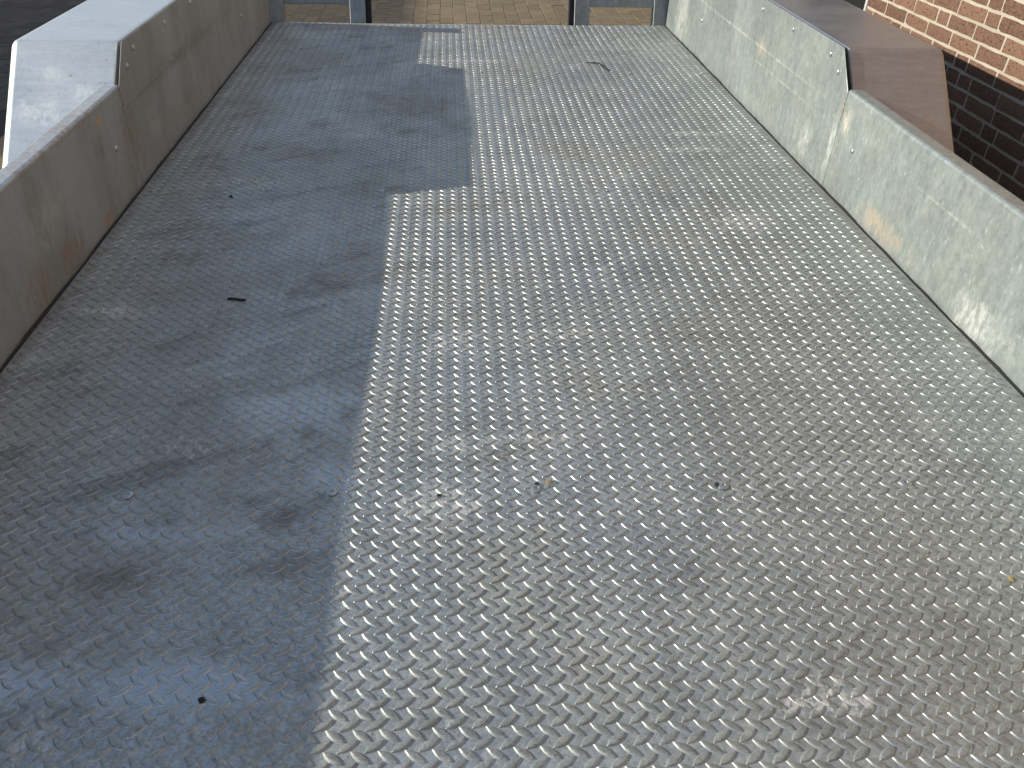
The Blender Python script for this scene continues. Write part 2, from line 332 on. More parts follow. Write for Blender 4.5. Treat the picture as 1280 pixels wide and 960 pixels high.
M = {}
M['plate'] = mat_plate(); M['tread'] = mat_plate(True)
M['edge'] = mat_edge()
TAN = (0.42, 0.33, 0.22); PALE = (0.58, 0.57, 0.51); RUST = (0.25, 0.16, 0.10); BROWN = (0.14, 0.122, 0.092)
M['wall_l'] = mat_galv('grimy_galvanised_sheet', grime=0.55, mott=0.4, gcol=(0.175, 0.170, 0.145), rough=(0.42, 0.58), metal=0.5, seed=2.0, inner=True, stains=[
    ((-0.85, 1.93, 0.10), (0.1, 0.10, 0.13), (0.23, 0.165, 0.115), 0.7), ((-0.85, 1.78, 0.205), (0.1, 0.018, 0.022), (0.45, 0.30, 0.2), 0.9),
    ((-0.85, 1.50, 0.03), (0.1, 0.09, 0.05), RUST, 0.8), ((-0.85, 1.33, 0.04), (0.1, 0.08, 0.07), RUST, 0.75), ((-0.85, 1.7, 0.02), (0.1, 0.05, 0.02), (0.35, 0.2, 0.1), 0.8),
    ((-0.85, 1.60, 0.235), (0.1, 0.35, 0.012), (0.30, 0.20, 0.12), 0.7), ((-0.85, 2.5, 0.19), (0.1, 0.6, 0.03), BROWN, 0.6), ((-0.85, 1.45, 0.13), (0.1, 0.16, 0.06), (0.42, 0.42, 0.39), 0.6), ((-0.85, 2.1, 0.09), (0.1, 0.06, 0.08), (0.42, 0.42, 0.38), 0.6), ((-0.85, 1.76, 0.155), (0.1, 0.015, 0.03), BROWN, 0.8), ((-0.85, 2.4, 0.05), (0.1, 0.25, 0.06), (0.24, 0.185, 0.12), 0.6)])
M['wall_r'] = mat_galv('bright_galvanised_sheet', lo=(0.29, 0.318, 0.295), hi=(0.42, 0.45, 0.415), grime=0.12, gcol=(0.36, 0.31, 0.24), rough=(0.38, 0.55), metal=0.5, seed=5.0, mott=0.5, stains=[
    ((0.85, 1.90, 0.17), (0.1, 0.035, 0.045), (0.60, 0.54, 0.42), 0.95), ((0.85, 1.95, 0.10), (0.1, 0.022, 0.11), PALE, 0.8), ((0.85, 1.62, 0.03), (0.1, 0.17, 0.035), TAN, 0.85),
    ((0.85, 1.22, 0.03), (0.1, 0.12, 0.05), PALE, 0.7), ((0.85, 2.55, 0.19), (0.1, 0.05, 0.03), TAN, 0.8), ((0.85, 2.7, 0.19), (0.1, 1.0, 0.006), PALE, 0.45),
    ((0.85, 2.35, 0.145), (0.1, 0.4, 0.003), PALE, 0.5), ((0.85, 2.1, 0.06), (0.1, 0.04, 0.07), PALE, 0.6), ((0.85, 3.5, 0.10), (0.1, 0.14, 0.14), (0.60, 0.58, 0.50), 0.5), ((0.85, 1.40, 0.16), (0.1, 0.2, 0.004), PALE, 0.45)])
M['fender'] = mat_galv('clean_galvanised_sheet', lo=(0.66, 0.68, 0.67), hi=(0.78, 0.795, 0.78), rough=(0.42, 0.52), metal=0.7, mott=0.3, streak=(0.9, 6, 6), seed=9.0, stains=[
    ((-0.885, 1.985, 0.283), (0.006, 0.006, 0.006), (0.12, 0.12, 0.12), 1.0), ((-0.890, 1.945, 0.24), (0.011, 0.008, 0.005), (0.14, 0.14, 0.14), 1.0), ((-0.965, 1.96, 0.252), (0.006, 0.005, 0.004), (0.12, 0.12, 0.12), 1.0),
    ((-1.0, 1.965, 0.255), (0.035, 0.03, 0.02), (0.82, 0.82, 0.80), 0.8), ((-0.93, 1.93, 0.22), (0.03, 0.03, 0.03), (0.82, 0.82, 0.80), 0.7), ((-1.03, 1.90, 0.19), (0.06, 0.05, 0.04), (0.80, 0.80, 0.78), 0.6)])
M['fender_brick_tone'] = mat_galv('brick_toned_galvanised_sheet', lo=(0.44, 0.435, 0.455), hi=(0.53, 0.525, 0.54), rough=(0.34, 0.44), metal=0.9, mott=0.12, streak=(0.7, 7, 7), seed=15.0)  # right fender: dark brick wall reflection put into the base colour
M['ramp'] = mat_galv('galvanised_channel', lo=(0.22, 0.235, 0.245), hi=(0.34, 0.355, 0.36), rough=(0.38, 0.55), metal=0.8, grime=0.3, seed=12.0)
M['bolt'] = mat_plain('bright_zinc_fastener', (0.46, 0.46, 0.45), 0.42, 0.8, 0.15, 60)
M['weld'] = mat_plain('weathered_weld_bead', (0.36, 0.30, 0.24), 0.6, 0.5, 0.3, 150, 0.5)
M['rubber'] = mat_plain('black_rubber', (0.012, 0.012, 0.012), 0.8, 0, 0.2, 40)
M['chassis'] = mat_plain('dull_chassis_steel', (0.16, 0.165, 0.17), 0.6, 0.6, 0.2)
M['rim'] = mat_plain('silver_wheel_rim', (0.5, 0.5, 0.5), 0.4, 0.8, 0.1)
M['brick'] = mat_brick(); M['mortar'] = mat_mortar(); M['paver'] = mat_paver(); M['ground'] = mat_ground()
M['dark_paint'] = mat_plain('dark_door_paint', (0.008, 0.009, 0.009), 0.5); M['white_paint'] = mat_plain('white_frame_paint', (0.72, 0.71, 0.68), 0.5)
M['roof'] = mat_plain('fibre_cement_roof', (0.22, 0.215, 0.205), 0.9, 0, 0.25, 3); M['clad'] = mat_plain('barn_cladding', (0.16, 0.17, 0.16), 0.7, 0, 0.15, 4)
M['twig'] = mat_plain('dark_twig_bark', (0.018, 0.014, 0.012), 0.8, 0, 0.3, 200); M['crumb'] = mat_plain('dark_soil', (0.03, 0.024, 0.02), 0.95, 0, 0.4, 300, 0.6)
M['leaf'] = mat_plain('dry_yellow_leaf', (0.42, 0.30, 0.09), 0.7, 0, 0.25, 150); M['tan_crumb'] = mat_plain('dry_clay', (0.34, 0.26, 0.16), 0.95, 0, 0.3, 300, 0.6)
M['gutter'] = mat_plain('grey_zinc_gutter', (0.30, 0.31, 0.32), 0.45, 0.7)

# ------------------------------------------------------------------ ground
G = -0.62
gm = MB(); gm.add([(-150, -150, G-0.004), (150, -150, G-0.004), (150, 150, G-0.004), (-150, 150, G-0.004)], [(0, 1, 2, 3)])
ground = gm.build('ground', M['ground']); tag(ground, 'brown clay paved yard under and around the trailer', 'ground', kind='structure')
PW, PL_ = 0.105, 0.21
def paver_mesh(w, l, h, seed):
    r = random.Random(seed); b = 0.003
    j = lambda: r.uniform(-0.002, 0.002)
    lo = [(-w/2, -l/2), (w/2, -l/2), (w/2, l/2), (-w/2, l/2)]
    hi = [(-w/2+b, -l/2+b), (w/2-b, -l/2+b), (w/2-b, l/2-b), (-w/2+b, l/2-b)]
    v = [(x, y, 0) for x, y in lo] + [(x+j(), y+j(), h-0.002+j()*0.3) for x, y in lo] + [(x+j(), y+j(), h+j()*0.5) for x, y in hi]
    f = [(8, 9, 10, 11)] + [(i, (i+1) % 4, 4+(i+1) % 4, 4+i) for i in range(4)] + [(4+i, 4+(i+1) % 4, 8+(i+1) % 4, 8+i) for i in range(4)]
    return v, f
pvs = [paver_mesh(PW-0.004, PL_-0.004, 0.013, k) for k in range(5)]
pms = []
for v, f in pvs:
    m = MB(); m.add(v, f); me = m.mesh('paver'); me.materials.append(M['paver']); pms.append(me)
rc = random.Random(3); rest = MB(); cand = []
def cam_px(p):
    d = Vector(p) - Vector((-0.0998, 0, 0.7807)); z = d.dot(rz)
    return (610.12 + 1014.84*d.dot(rx)/z, 480 + 1014.84*d.dot(ry)/z, z) if z > 0.05 else (-9999, 0, z)
for i in range(-52, 24):
    for j in range(22, 46):
        x = i*PW; y = (j + 0.5*(i % 2))*PL_
        px, py, dz = cam_px((x, y, G))
        vis = -12 < py < 60 and ((335 < px < 835 and py < 34) or (-15 < px < 115 and py < 62))
        cand.append((0 if vis else 1, dz, x, y))
cand.sort(); npv = 0
for vis, dz, x, y in cand:
    k = rc.randrange(5); zz = G - 0.0035 + rc.uniform(-0.0115, -0.0095)
    if vis == 0 and npv < 300:
        link('paver', pms[k], None, ground, (x, y, zz - G + 0.004)); npv += 1
    else:
        rest.add([(x+a, y+b, zz+c) for a, b, c in pvs[k][0]], pvs[k][1])
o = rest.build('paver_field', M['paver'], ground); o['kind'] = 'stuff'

# ------------------------------------------------------------------ trailer
HW = 0.85; Y0, Y1 = 0.16, 3.745
trailer = empty('flatbed_trailer', 'galvanised low loader trailer with checker plate floor, side walls and wheel fenders', 'trailer', (0, 2.0, G))
def sag(x, y):
    if y < 0.83: a = 0.0025 * sin(pi*(0.83-y)/0.7)**2
    else: a = 0.006 * sin(pi*(y-0.83)/1.07)**2
    return -a * max(0.0, 1 - (abs(x)/0.86)**3) + 0.0009*mnoise.noise((x*3.1, y*2.3, 0.4))
ORG = Vector((0, 0, 0))
PLX = HW - 0.009
pm = MB(); NX, NY = 70, 130
for j in range(NY+1):
    for i in range(NX+1):
        x = -PLX + 2*PLX*i/NX; y = Y0 + (Y1-Y0)*j/NY; pm.v.append((x, y, sag(x, y)))
for j in range(NY):
    for i in range(NX):
        a = j*(NX+1)+i; pm.f.append((a, a+1, a+NX+2, a+NX+1))
# plate edge turned down
edge = [i for i in range(NX+1)] + [j*(NX+1)+NX for j in range(1, NY+1)] + [NY*(NX+1)+i for i in range(NX-1, -1, -1)] + [j*(NX+1) for j in range(NY-1, 0, -1)]
n0 = len(pm.v)
for e in edge: v = pm.v[e]; pm.v.append((v[0], v[1], v[2]-0.005))
for k in range(len(edge)): k2 = (k+1) % len(edge); pm.f.append((edge[k], n0+k, n0+k2, edge[k2]))
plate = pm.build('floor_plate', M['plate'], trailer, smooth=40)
plate['label'] = 'worn steel checker plate loading floor with raised tear pattern'
PLATE_O = plate.location + trailer.location

# one raised tear: lens outline, steep flanks, gently domed top
def tear_shape(L=0.0133, Wd=0.0050, H=0.0017):
    rings = []
    for sL, sW, h in ((1.0, 1.0, -0.0001), (0.965, 0.885, H*0.30), (0.91, 0.73, H*0.82), (0.85, 0.57, H*1.0)):
        ring = []
        for k in range(12):
            t = (-1, -0.93, -0.5, 0, 0.5, 0.93, 1, 0.93, 0.5, 0, -0.5, -0.93)[k]
            w = 0 if k in (0, 6) else (1 - t*t)**0.85 * (-1 if k < 6 else 1)
            ring.append((L*sL*t, Wd*sW*w, h))
        rings.append(ring)
    v = [p for r in rings for p in r]; f = []
    for q in range(3):
        for k in range(12): f.append((q*12+k, q*12+(k+1) % 12, (q+1)*12+(k+1) % 12, (q+1)*12+k))
    f.append(tuple(36+k for k in range(12)))
    return v, f
TV, TF = tear_shape()
ANG = radians(34.5); PX_, PY_ = 0.0275, 0.0238
def rotz(v, a): return [(x*cos(a)-y*sin(a), x*sin(a)+y*cos(a), z) for x, y, z in v]
TVs = {'A': rotz(TV, -ANG), 'B': rotz(TV, ANG)}
TMe = {}
for k in TVs:
    m = MB(); m.add(TVs[k], TF); me = m.mesh('tread_tear', smooth=50); me.materials.append(M['tread']); me.materials.append(M['edge']); TMe[k] = me
    for p_ in me.polygons:
        if p_.index < 12: p_.material_index = 1                        # flanks rubbed bright
tears = []
for kind, ox, oy in (('A', -0.0297, 0.4946), ('B', -0.0297+PX_/2, 0.4946-PY_/2)):
    for i in range(-40, 40):
        for j in range(-30, 150):
            x = ox + i*PX_; y = oy + j*PY_
            if abs(x) < PLX-0.011 and Y0+0.004 < y < Y1-0.004: tears.append((kind, x, y))
def tear_rank(t):
    px, py, dz = cam_px((t[1], t[2], 0)); return (0 if (0 < px < 1280 and 0 < py < 960) else 1, dz)
tears.sort(key=tear_rank)
tb = MB(); rt = random.Random(21)
for q, (kind, x, y) in enumerate(tears):
    z = sag(x, y); wn_ = mnoise.noise((x*2.2, y*1.6, 7.3))
    kz = (0.80 if x < -0.35 else 1.0) + 0.22*wn_ + rt.uniform(-0.14, 0.14); kx = rt.uniform(0.95, 1.03)   # worn and rolled unevenly
    if q < 300:
        o = link('tread_tear', TMe[kind], None, plate, Vector((x, y, z)) - PLATE_O); o.scale = (kx, kx, kz)
    else: tb.add([(x+a*kx, y+b*kx, z+c*kz) for a, b, c in TVs[kind]], TF)
me = bpy.data.meshes.new('tread_pattern'); me.from_pydata(tb.v, [], tb.f); me.update()
me.polygons.foreach_set('use_smooth', [True]*len(me.polygons))
me.materials.append(M['tread']); me.materials.append(M['edge'])
nt_ = len(TF); me.polygons.foreach_set('material_index', [1 if k % nt_ < 12 else 0 for k in range(len(me.polygons))])
o = link('tread_pattern', me, None, plate, -PLATE_O); o['kind'] = 'stuff'
# floor screws
sm = MB(); sm.lathe((0, 0, 0), [(0.0078, 0), (0.0078, 0.0014), (0.006, 0.0024), (0.0032, 0.0027), (0.0026, 0.0012), (0.0001, 0.0010)], n=14)
sme = sm.mesh('floor_screw', smooth=45); sme.materials.append(M['bolt'])
for yy in (0.832, 1.90, 2.97):
    for xx in (-0.81, -0.543, -0.266, 0.018, 0.283, 0.547, 0.80):
        jx, jy = random.uniform(-0.006, 0.006), random.uniform(-0.005, 0.005)
        if yy < 1: jx = jy = 0
        link('floor_screw', sme, None, plate, Vector((xx+jx, yy+jy, sag(xx, yy)+0.0006)) - PLATE_O)

# side walls
HL, HR, TH = 0.240, 0.325, 0.003
rv = MB(); rv.lathe((0, 0, 0), [(0.0072, 0), (0.0070, 0.0012), (0.0058, 0.0028), (0.0036, 0.0040), (0.0001, 0.0045)], axis=0, n=14)
rvm = rv.mesh('rivet', smooth=60); rvm.materials.append(M['bolt'])
for sx in (-1, 1):
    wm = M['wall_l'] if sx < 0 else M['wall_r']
    def fold(h, r=0.007, fl=0.038, lip=0.03):
        c = [(HW + TH/2, -0.05), (HW + TH/2, h - r)]
        for k in range(1, 6):
            a = pi/2*k/5; c.append((HW + TH/2 + r - r*cos(a), h - TH/2 - r + r*sin(a)))
        c.append((HW + fl - 0.006, h - TH/2))
        for k in range(1, 5):
            a = pi/2*k/4; c.append((HW + fl - 0.006 + 0.006*sin(a), h - TH/2 - 0.006 + 0.006*cos(a)))
        c.append((HW + fl, h - lip)); return c
    w = MB()
    w.strip(fold(HL), TH, Y0, 1.934, sx)
    w.strip(fold(HL + 0.012), TH, 3.166, Y1, sx)
    w.strip([(HW + TH/2, -0.05), (HW + TH/2, 0.192)], TH, 1.9355, 3.1645, sx)
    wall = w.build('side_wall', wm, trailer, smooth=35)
    wall['label'] = 'left side wall of grimy stained galvanised sheet' if sx < 0 else 'bright sunlit side wall of galvanised sheet beside the brick wall'
    if sx < 0: wall['label'] = 'grimy shaded side wall of stained galvanised sheet'
    u = MB(); u.prism([(1.938, 0.186), (1.930, HL-0.006), (2.010, HR-0.008), (3.088, HR-0.008), (3.170, HL-0.006), (3.162, 0.186)], 0, sx*(HW-0.0022), sx*(HW+0.0004), 0.0008, 1)
    up = u.build('upper_panel', wm, wall, smooth=30)
    ob = wall.location + trailer.location
    for (yy, zz) in ((2.07, 0.288), (2.335, 0.288), (2.60, 0.288), (2.865, 0.288), (3.03, 0.288), (2.006, 0.262), (3.10, 0.262)):
        r_ = link('rivet', rvm, None, wall, Vector((sx*(HW-0.0022), yy, zz)) - ob); r_.rotation_euler = (0, 0, pi if sx > 0 else 0)
    for (yy, zz) in ((1.833, 0.128), (3.215, 0.130), (0.62, 0.128)):
        r_ = link('rivet', rvm, None, wall, Vector((sx*HW, yy, zz)) - ob); r_.rotation_euler = (0, 0, pi if sx > 0 else 0)
    rr = random.Random(31 + sx); pts = []; rad = []
    for k in range(170):
        yy = Y0 + 0.01 + (Y1 - Y0 - 0.02)*k/169; e_ = mnoise.noise((yy*7, sx*3.0, 0.2)); pts.append((sx*(HW - 0.0035 - 0.0015*max(0, e_)), yy, -0.0035 + 0.002*e_)); rad.append(max(0.0016, 0.0036 + 0.0028*e_ + rr.uniform(-0.0006, 0.0009)))
    sd = MB(); sd.tube(pts, rad, 6); sd.build('seam_dirt', M['crumb'], wall, smooth=60)
    # weld runs at the notch
    for yy, dy in ((1.9345, 1), (3.1655, -1)):
        b = MB(); rr = random.Random(int(yy*100)+sx)
        b.tube([(sx*(HW+0.0005)+rr.uniform(-0.0008, 0.0008), yy + rr.uniform(-0.0015, 0.0015), HL - 0.004 - 0.006*k) for k in range(10)], [0.0025+rr.uniform(0, 0.0018) for k in range(10)], 7)
        b.build('weld_bead', M['weld'], wall, smooth=60)
    # rear corner post
    cp = MB(); cp.box(sx*(HW+0.004), sx*(HW+0.052), Y1-0.075, Y1+0.004, -0.05, 0.315, 0.004)
    cp.build('corner_post', M['ramp'], trailer, smooth=35)

# fenders: box mudguard with sloping ends, rounded to the outer side
for sx in (-1, 1):
    xi, xo = HW + 0.014, 1.108
    # cross rows: inner lip -> inner edge -> outer rounded edge -> outer side
    R_ = 0.022
    f = MB(); rows = []
    def offs(d):
        """profile inset by d (towards the inside of the box)"""
        t = math.tan(math.atan2(0.234, 0.237)/2)
        return [(1.785 + d*1.42, 0.075), (2.022 + d*t, HR-0.011-d), (3.078 - d*t, HR-0.011-d), (3.315 - d*1.42, 0.075)]
    secs = [(xi, 0.045), (xi, 0.003), (xi+0.003, 0.0)]
    secs += [(xo-R_, 0.0)]
    for k in range(1, 4):
        a = pi/2*k/3; secs.append((xo-R_ + R_*sin(a), R_ - R_*cos(a)))
    secs += [(xo, 0.10)]
    secs_out = secs; secs_in = [(x - (0.0025 if k > 3 else 0), d + 0.0025) for k, (x, d) in enumerate(secs)]
    for x, d in secs_out: rows.append([(sx*x, y, z) for y, z in offs(d)])
    # finer curve at the two bends
    def refine(row):
        out = []
        P = [Vector(p) for p in row]
        for k, p in enumerate(P):
            if k in (1, 2):
                a = (P[k-1]-p).normalized(); b = (P[k+1]-p).normalized(); e = 0.007
                for s_ in range(5):
                    u = s_/4; out.append((p + a*e*(1-u)**2 + b*e*u**2)[:])
            else: out.append(p[:])
        return out
    rows = [refine(r) for r in rows]; m_ = len(rows[0])
    for r in rows: f.v += r
    for q in range(len(rows)-1):
        for k in range(m_-1): f.f.append((q*m_+k, q*m_+k+1, (q+1)*m_+k+1, (q+1)*m_+k))
    fo = f.build('fender', M['fender'] if sx < 0 else M['fender_brick_tone'], trailer, smooth=38)
    sol = fo.modifiers.new('thickness', 'SOLIDIFY'); sol.thickness = 0.0025; sol.offset = -1; flat_faces(fo)
    fo['label'] = 'clean bluish galvanised wheel fender with sunlit white edge' if sx < 0 else 'galvanised wheel fender tinted brown by the brick wall beside it'

# ramps standing at the rear, leaning a little outwards
RT = math.tan(radians(18))
def leaned(mb):
    mb.v = [(x, y + max(0, z)*RT, z) for x, y, z in mb.v]; return mb
for sx in (-1, 1):
    root = bpy.data.objects.new('loading_ramp', None); COL.objects.link(root); root.parent = trailer
    xa, xb = 0.45*sx, 0.862*sx
    root.location = Vector((sx*0.655, 3.79, 0)) - trailer.location
    root['label'] = 'folded ladder style loading ramp at the rear end of the grimy wall' if sx < 0 else 'folded ladder style loading ramp at the rear end of the bright wall'
    YR = 3.756; ww = 0.066
    for (p, d) in ((xa, sx), (xb, -sx)):
        rl = MB(); x0, x1 = sorted((p, p + d*ww))
        # U channel: web facing the bed, flanges behind
        rl.box(x0, x1, YR, YR+0.005, -0.006, 0.36, 0.0015, 1); rl.box(x0, x0+0.005, YR+0.0055, YR+0.045, -0.006, 0.36, 0.0015, 1); rl.box(x1-0.005, x1, YR+0.0055, YR+0.045, -0.006, 0.36, 0.0015, 1)
        leaned(rl).build('side_rail', M['ramp'], root, smooth=35)
        ft = MB(); ft.box(x0-0.004, x1+0.012, YR-0.006, YR+0.05, -0.02, -0.0075, 0.002, 1)
        leaned(ft).build('hinge_foot', M['chassis'], root)
    for k in range(2):
        z = 0.064 + k*0.20; rg = MB(); x0, x1 = sorted((xa + sx*(ww+0.0005), xb - sx*(ww+0.0005)))
        rg.box(x0, x1, YR+0.003, YR+0.038, z, z+0.034, 0.004, 2); leaned(rg).build('rung', M['ramp'], root, smooth=35)
    bf = MB(); x0, x1 = sorted((xa - sx*0.024, xa - sx*0.0008)); bf.box(x0, x1, YR+0.006, YR+0.03, -0.02, 0.34, 0.003, 1)  # narrow black strip along the inner rail
    leaned(bf).build('dark_strip', M['rubber'], root)

# chassis under the floor, axles and wheels
for x in (-0.80, -0.27, 0.27, 0.80):
    c = MB(); c.box(x-0.03, x+0.03, Y0, Y1-0.01, -0.14, -0.0575, 0.004, 1); c.build('chassis_rail', M['chassis'], trailer)
for y in (0.19, 0.83, 1.90, 2.97, 3.70):
    c = MB(); c.box(-0.84, 0.84, y-0.025, y+0.025, -0.0565, -0.008, 0.003, 1); c.build('cross_member', M['chassis'], trailer)
db = MB(); db.box(-0.05, 0.05, -1.2, 0.158, -0.14, -0.06, 0.006, 1); db.build('drawbar', M['chassis'], trailer)
jk = MB(); jk.cyl((0.09, -0.9, G+0.02), 0.03, 0.62, 2, 16); jk.cyl((0.09, -0.9, G), 0.07, 0.02, 2, 16); jk.build('jockey_leg', M['chassis'], trailer, smooth=40)
for y in (2.21, 2.89):
    ax = MB(); ax.cyl((-0.84, y, G+0.29), 0.035, 1.68, 0, 16); ax.build('axle', M['chassis'], trailer, smooth=40)
    ax = MB(); ax.box(-0.83, -0.77, y-0.04, y+0.04, G+0.3, -0.135); ax.build('axle_mount', M['chassis'], trailer)
    ax = MB(); ax.box(0.77, 0.83, y-0.04, y+0.04, G+0.3, -0.135); ax.build('axle_mount', M['chassis'], trailer)
    for sx in (-1, 1):
        wr = bpy.data.objects.new('wheel', None); COL.objects.link(wr); wr.parent = trailer; wr.location = Vector((sx*0.975, y, G)) - trailer.location
        ty = MB(); ty.lathe((sx*0.885, y, G+0.29), [(0.19, 0), (0.25, 0.002), (0.278, 0.012), (0.29, 0.035), (0.29, 0.145), (0.278, 0.168), (0.25, 0.178), (0.19, 0.18)], axis=0, n=40, sgn=sx)
        ty.build('tyre', M['rubber'], wr, smooth=40)
        rm = MB(); rm.lathe((sx*0.885, y, G+0.29), [(0.192, 0.01), (0.18, 0.03), (0.17, 0.09), (0.16, 0.15), (0.10, 0.13), (0.05, 0.15), (0.0001, 0.152)], axis=0, n=32, sgn=sx)
        rm.build('rim', M['rim'], wr, smooth=40)

# ------------------------------------------------------------------ brick building on the right
KB = 0.6957; BX = 1.5; CH = 0.0667*KB; JT = 0.0125*KB; STR, HDR = 0.2235*KB, 0.1065*KB; ZB = 0.7807 + (0.034 - 0.7807)*KB
bb = empty('brick_building', 'brown brick building with pale lime mortar close beside the trailer', 'building', (BX, 2.0, G))
EAVE = 2.35; BY0, BY1 = -6.0, 5.0; OY0, OY1, OZ1 = 4.737*KB, 4.3, 1.5
w = MB()
mx = BX + 0.0016
w.box(mx, mx+0.25, BY0, OY0-0.004, G, EAVE); w.box(mx, mx+0.25, OY1+0.004, BY1, G, EAVE); w.box(mx, mx+0.25, OY0-0.004, OY1+0.004, OZ1, EAVE)
bw_ = w.build('wall', M['mortar'], bb); bwo = bw_.location + bb.location
def brick_shape(l, seed):
    r = random.Random(seed); h = CH - JT; d = 0.05; nu, nv = 5, 2
    v = []; f = []; e = 0.0025
    for j in range(nv+1):
        for i in range(nu+1):
            y = -l/2 + l*i/nu; z = -h/2 + h*j/nv; border = i in (0, nu) or j in (0, nv)
            y += r.uniform(-0.002, 0.002) if 0 < i < nu else r.uniform(-0.0014, 0.0014)
            z += r.uniform(-0.0013, 0.0013) if border else r.uniform(-0.003, 0.003)
            v.append(((0.0006 if border else -0.0010) + r.uniform(-0.0006, 0.0006), y, z))
    for j in range(nv):
        for i in range(nu): a = j*(nu+1)+i; f.append((a, a+nu+1, a+nu+2, a+1))
    ed = [i for i in range(nu+1)] + [j*(nu+1)+nu for j in range(1, nv+1)] + [nv*(nu+1)+i for i in range(nu-1, -1, -1)] + [j*(nu+1) for j in range(nv-1, 0, -1)]
    n = len(v)
    for k in ed: v.append((d, v[k][1]*1.01, v[k][2]*1.02))
    for k in range(len(ed)): k2 = (k+1) % len(ed); f.append((ed[k], ed[k2], n+k2, n+k))
    return v, f
bs = {('S', k): brick_shape(STR-JT*1.0, k) for k in range(6)}; bs.update({('H', k): brick_shape(HDR-JT*1.0, 40+k) for k in range(4)})
bme = {}
for k, (v, f) in bs.items():
    m = MB(); m.add(v, f); me = m.mesh('brick', smooth=60); me.materials.append(M['brick']); bme[k] = me
known = {0: (3.862, 3.639, 3.536), -1: (3.908, 3.686, 3.46), -2: (3.846, 3.621, 3.393), -3: (3.761, 3.653, 3.428), -4: (3.581, 3.362)}   # head joints by course; course 0 sits between z .034 and .101
rb = random.Random(11); far_b = MB(); indiv = []
ncr0 = int(math.floor((G - ZB)/CH)); ncr1 = int((EAVE - ZB)/CH)
for c in range(ncr0, ncr1):
    zc = ZB + (c + 0.5)*CH
    if zc - CH/2 < G - 0.02: continue
    js = sorted(q*KB for q in known.get(c, ())) or [2.4 + rb.uniform(0, 0.15)]
    joints = list(js)
    rr = random.Random(100+c)
    nh = 2 if c not in known else rr.randrange(3)
    y = joints[0]
    while y > BY0: y -= (HDR if rr.random() < 0.22 else STR); joints.append(y)
    y = js[-1]
    while y < BY1: y += (HDR if rr.random() < 0.22 else STR); joints.append(y)
    joints.sort()
    for a, b in zip(joints[:-1], joints[1:]):
        kind = 'S' if b - a > 0.16*KB else 'H'; yc = (a+b)/2
        if zc < OZ1 and b > OY0 - 0.012 and a < OY1 + 0.012:
            # bricks cut at the opening
            if a < OY0 - 0.025 and b >= OY0 - 0.012:
                b2 = OY0 + 0.0; l = b2 - a - JT*0.4; v, f = bs[(kind, 0)]; L0 = STR if kind == 'S' else HDR
                far = [(BX + x_, (a + b2)/2 + 0.002 + y_*l/(L0 - JT*1.0), zc + z_) for x_, y_, z_ in v]
                indiv.append(('cut', (a+b2)/2, zc, (far, f))); 
            elif b > OY1 + 0.04 and a <= OY1 + 0.02:
                l = b - OY1 - JT*0.4; v, f = bs[(kind, 0)]; L0 = STR if kind == 'S' else HDR
                far_b.add([(BX + x_, (b + OY1)/2 + y_*l/(L0 - JT*1.0), zc + z_) for x_, y_, z_ in v], f)
            continue
        key = (kind, rb.randrange(6 if kind == 'S' else 4)); dx = rb.uniform(-0.0008, 0.0008)
        px, py, dz = cam_px((BX, yc, zc))
        if 1000 < px < 1330 and -20 < py < 330: indiv.append((key, yc, zc, dx))
        else: far_b.add([(BX + dx + x_, yc + y_, zc + z_) for x_, y_, z_ in bs[key][0]], bs[key][1])
for key, yc, zc, ex in indiv[:300]:
    if key == 'cut':
        m = MB(); m.add(*ex); m.build('brick', M['brick'], bw_, smooth=60)
    else: link('brick', bme[key], None, bw_, Vector((BX + ex, yc, zc)) - bwo)
o = far_b.build('brick_courses', M['brick'], bw_, smooth=60); o['kind'] = 'stuff'
d_ = MB(); d_.box(BX+0.13, BX+0.16, OY0+0.126, OY1-0.08, G+0.012, OZ1-0.07); door = d_.build('door', M['dark_paint'], bb)
fr = MB(); fr.box(BX+0.05, BX+0.165, OY0+0.112, OY0+0.125, G, OZ1-0.002, 0.004, 1); fr.box(BX+0.10, BX+0.165, OY1-0.075, OY1-0.006, G, OZ1-0.002, 0.004, 1); fr.box(BX+0.10, BX+0.165, OY0+0.1255, OY1-0.0755, OZ1-0.07, OZ1-0.002, 0.004, 1)
fr.build('door_frame', M['white_paint'], bb)
dk = MB(); dk.box(BX+0.17, BX+0.2, OY0-0.003, OY1+0.003, G+0.002, OZ1); dk.build('door_backing', M['dark_paint'], bb)
rf = MB(); rf.prism([(BX-0.14, EAVE-0.02), (BX+3.2, EAVE+1.9), (BX+6.5, EAVE-0.02), (BX+6.5, EAVE-0.14), (BX+3.2, EAVE+1.77), (BX-0.14, EAVE-0.14)], 1, BY0-0.2, BY1+0.2)
rf.v = [(x, y, z + 0.145) for x, y, z in rf.v]
rf.build('roof', M['roof'], bb)
for nm, y in (('gable_wall', BY0), ('gable_wall', BY1-0.12)):
    gb = MB(); gb.prism([(BX+0.2565, G), (BX+6.4, G), (BX+6.4, EAVE), (BX+3.2, EAVE+1.75), (BX+0.2565, EAVE)], 1, y, y+0.12); gb.build(nm, M['brick'], bb)
bk = MB(); bk.box(BX+6.28, BX+6.4, BY0+0.1205, BY1-0.1205, G, EAVE-0.03); bk.build('rear_wall', M['brick'], bb)

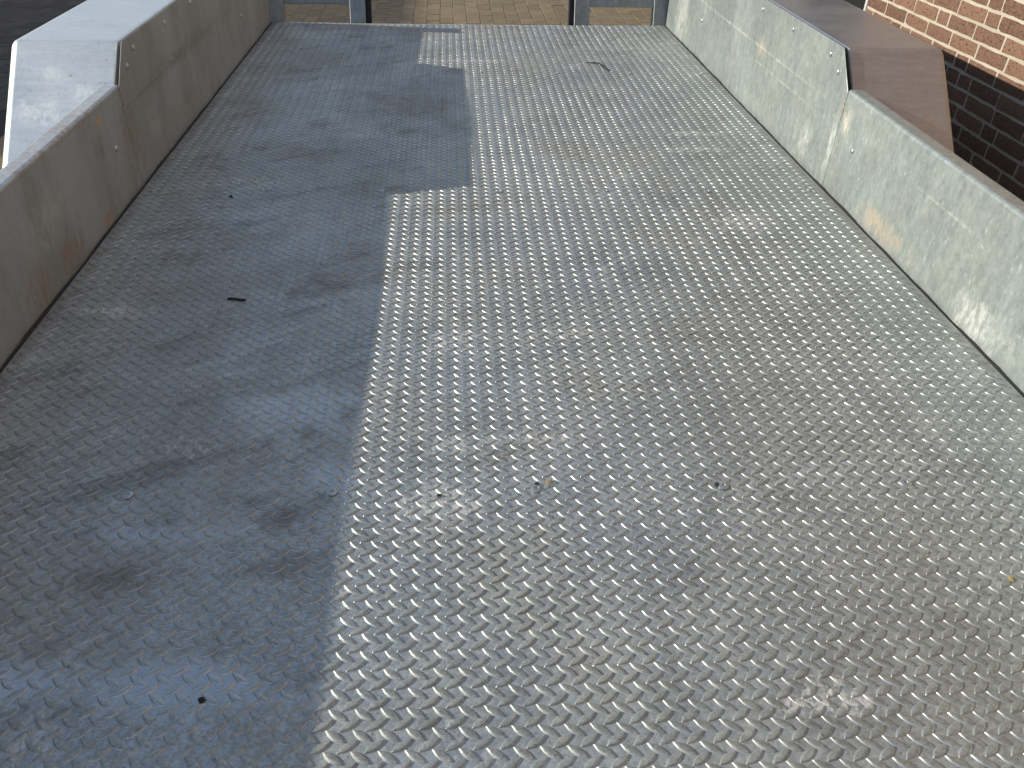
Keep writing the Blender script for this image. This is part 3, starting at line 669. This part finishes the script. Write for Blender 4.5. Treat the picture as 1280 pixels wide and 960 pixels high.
wg = MB(); wg.box(BX+1.7, BX+1.9, BY1+0.15, 14.0, G, 2.1); wg.build('sky_blocker_wall', M['brick'], bb)  # unseen wall, added to block sky light from the pavers
wg = MB(); wg.prism([(BX+1.5, 2.08), (BX+4.2, 3.4), (BX+6.9, 2.08), (BX+6.9, 2.2), (BX+4.2, 3.52), (BX+1.5, 2.2)], 1, BY1+0.25, 14.2); wg.v = [(x, y, z+0.03) for x, y, z in wg.v]; wg.build('sky_blocker_roof', M['roof'], bb)  # roof of the added sky-blocking wall, out of view
# ------------------------------------------------------------------ barn on the left: its eave throws the shadow on the yard
barn = empty('barn', 'long dark clad barn across the yard from the brick building', 'building', (-12.4, 11.0, G))
EX = -12.0; EZ = G + (abs(EX) - 0.30)*0.3894
w = MB(); w.box(EX-0.45, EX-0.3, 5.5, 18, G, EZ-0.12); w.build('front_wall', M['clad'], barn)
w = MB(); w.box(EX-9.5, EX-9.35, 5.5, 18, G, EZ-0.12); w.build('rear_wall', M['clad'], barn)
for y in (5.5, 17.85):
    w = MB(); w.prism([(EX-9.349, G), (EX-0.451, G), (EX-0.451, EZ-0.12), (EX-4.9, EZ+0.85), (EX-9.349, EZ-0.12)], 1, y, y+0.15); w.build('gable_wall', M['clad'], barn)
w = MB(); w.prism([(EX, EZ-0.06), (EX, EZ), (EX-4.9, EZ+1.05), (EX-9.8, EZ), (EX-9.8, EZ-0.06), (EX-4.9, EZ+0.98)], 1, 5.2, 18.3); w.build('roof', M['roof'], barn)
for y in (7, 12.5):
    w = MB(); w.box(EX-0.295, EX-0.24, y, y+3.6, G+0.02, G+3.1, 0.01, 1); w.build('sliding_door', M['dark_paint'], barn)

# ------------------------------------------------------------------ litter on the floor
def crumb(name, x, y, r, mat, label, cat, group=None, flat=0.55):
    bm = bmesh.new(); bmesh.ops.create_icosphere(bm, subdivisions=2, radius=r); rr = random.Random(int(x*9999))
    s0 = rr.uniform(0, 50)
    for v in bm.verts:
        k = 1 + 0.55*mnoise.noise(v.co/r*1.3 + Vector((s0, 0, 0))); v.co = Vector((v.co.x*k*rr.uniform(0.97, 1.03), v.co.y*k, v.co.z*k*flat))
    m = MB(); m.frombm(bm); z0 = min(v[2] for v in m.v)
    m.v = [(a+x, b+y, c - z0 + sag(x, y) - 0.0002) for a, b, c in m.v]
    o = m.build(name, mat, None, smooth=30); tag(o, label, cat, group); return o
tw = MB(); z = sag(-0.5, 1.37) + 0.0032
tw.tube([(-0.5245, 1.3745, z), (-0.516, 1.3725, z+0.001), (-0.508, 1.3722, z), (-0.499, 1.3688, z+0.0006), (-0.4895, 1.370, z)], [0.0022, 0.0028, 0.0025, 0.0026, 0.0018], 7)
tag(tw.build('twig', M['twig'], None, smooth=60), 'short straight black twig lying on the shaded floor', 'twig')
wr = MB(); z = sag(0.44, 3.06) + 0.0036
wr.tube([(0.405, 3.105, z), (0.43, 3.108, z), (0.452, 3.100, z+0.001), (0.462, 3.080, z), (0.463, 3.052, z+0.001), (0.472, 3.025, z), (0.479, 3.0, z)], [0.0012, 0.0018, 0.0022, 0.0024, 0.0022, 0.0024, 0.0016], 6)
tag(wr.build('bent_twig', M['twig'], None, smooth=60), 'thin bent twig with a hooked end on the sunlit floor near the ramps', 'twig')
crumb('soil_crumb', -0.368, 0.517, 0.0036, M['crumb'], 'dark brown soil crumb on the shiny shaded floor', 'crumb')
crumb('soil_crumb', 0.019, 0.840, 0.0036, M['crumb'], 'black crumb against a screw head on the sunlit floor', 'crumb')
crumb('clay_crumb', 0.037, 0.846, 0.0045, M['tan_crumb'], 'tan clay crumb beside the black crumb and screw head', 'crumb')
crumb('soil_crumb', 0.275, 0.835, 0.0036, M['crumb'], 'dark crumb beside a screw among pale scratches on the sunlit floor', 'crumb')
crumb('soil_crumb', -0.118, 0.822, 0.0030, M['crumb'], 'tiny dark crumb in the pale cement scuff', 'crumb')
crumb('soil_crumb', -0.62, 1.86, 0.0042, M['crumb'], 'dark crumb on the shaded floor near the grimy side wall', 'crumb')
crumb('leaf_fragment', 0.60, 0.655, 0.0040, M['leaf'], 'small yellow leaf fragment on the floor below the bright side wall', 'leaf', flat=0.3)
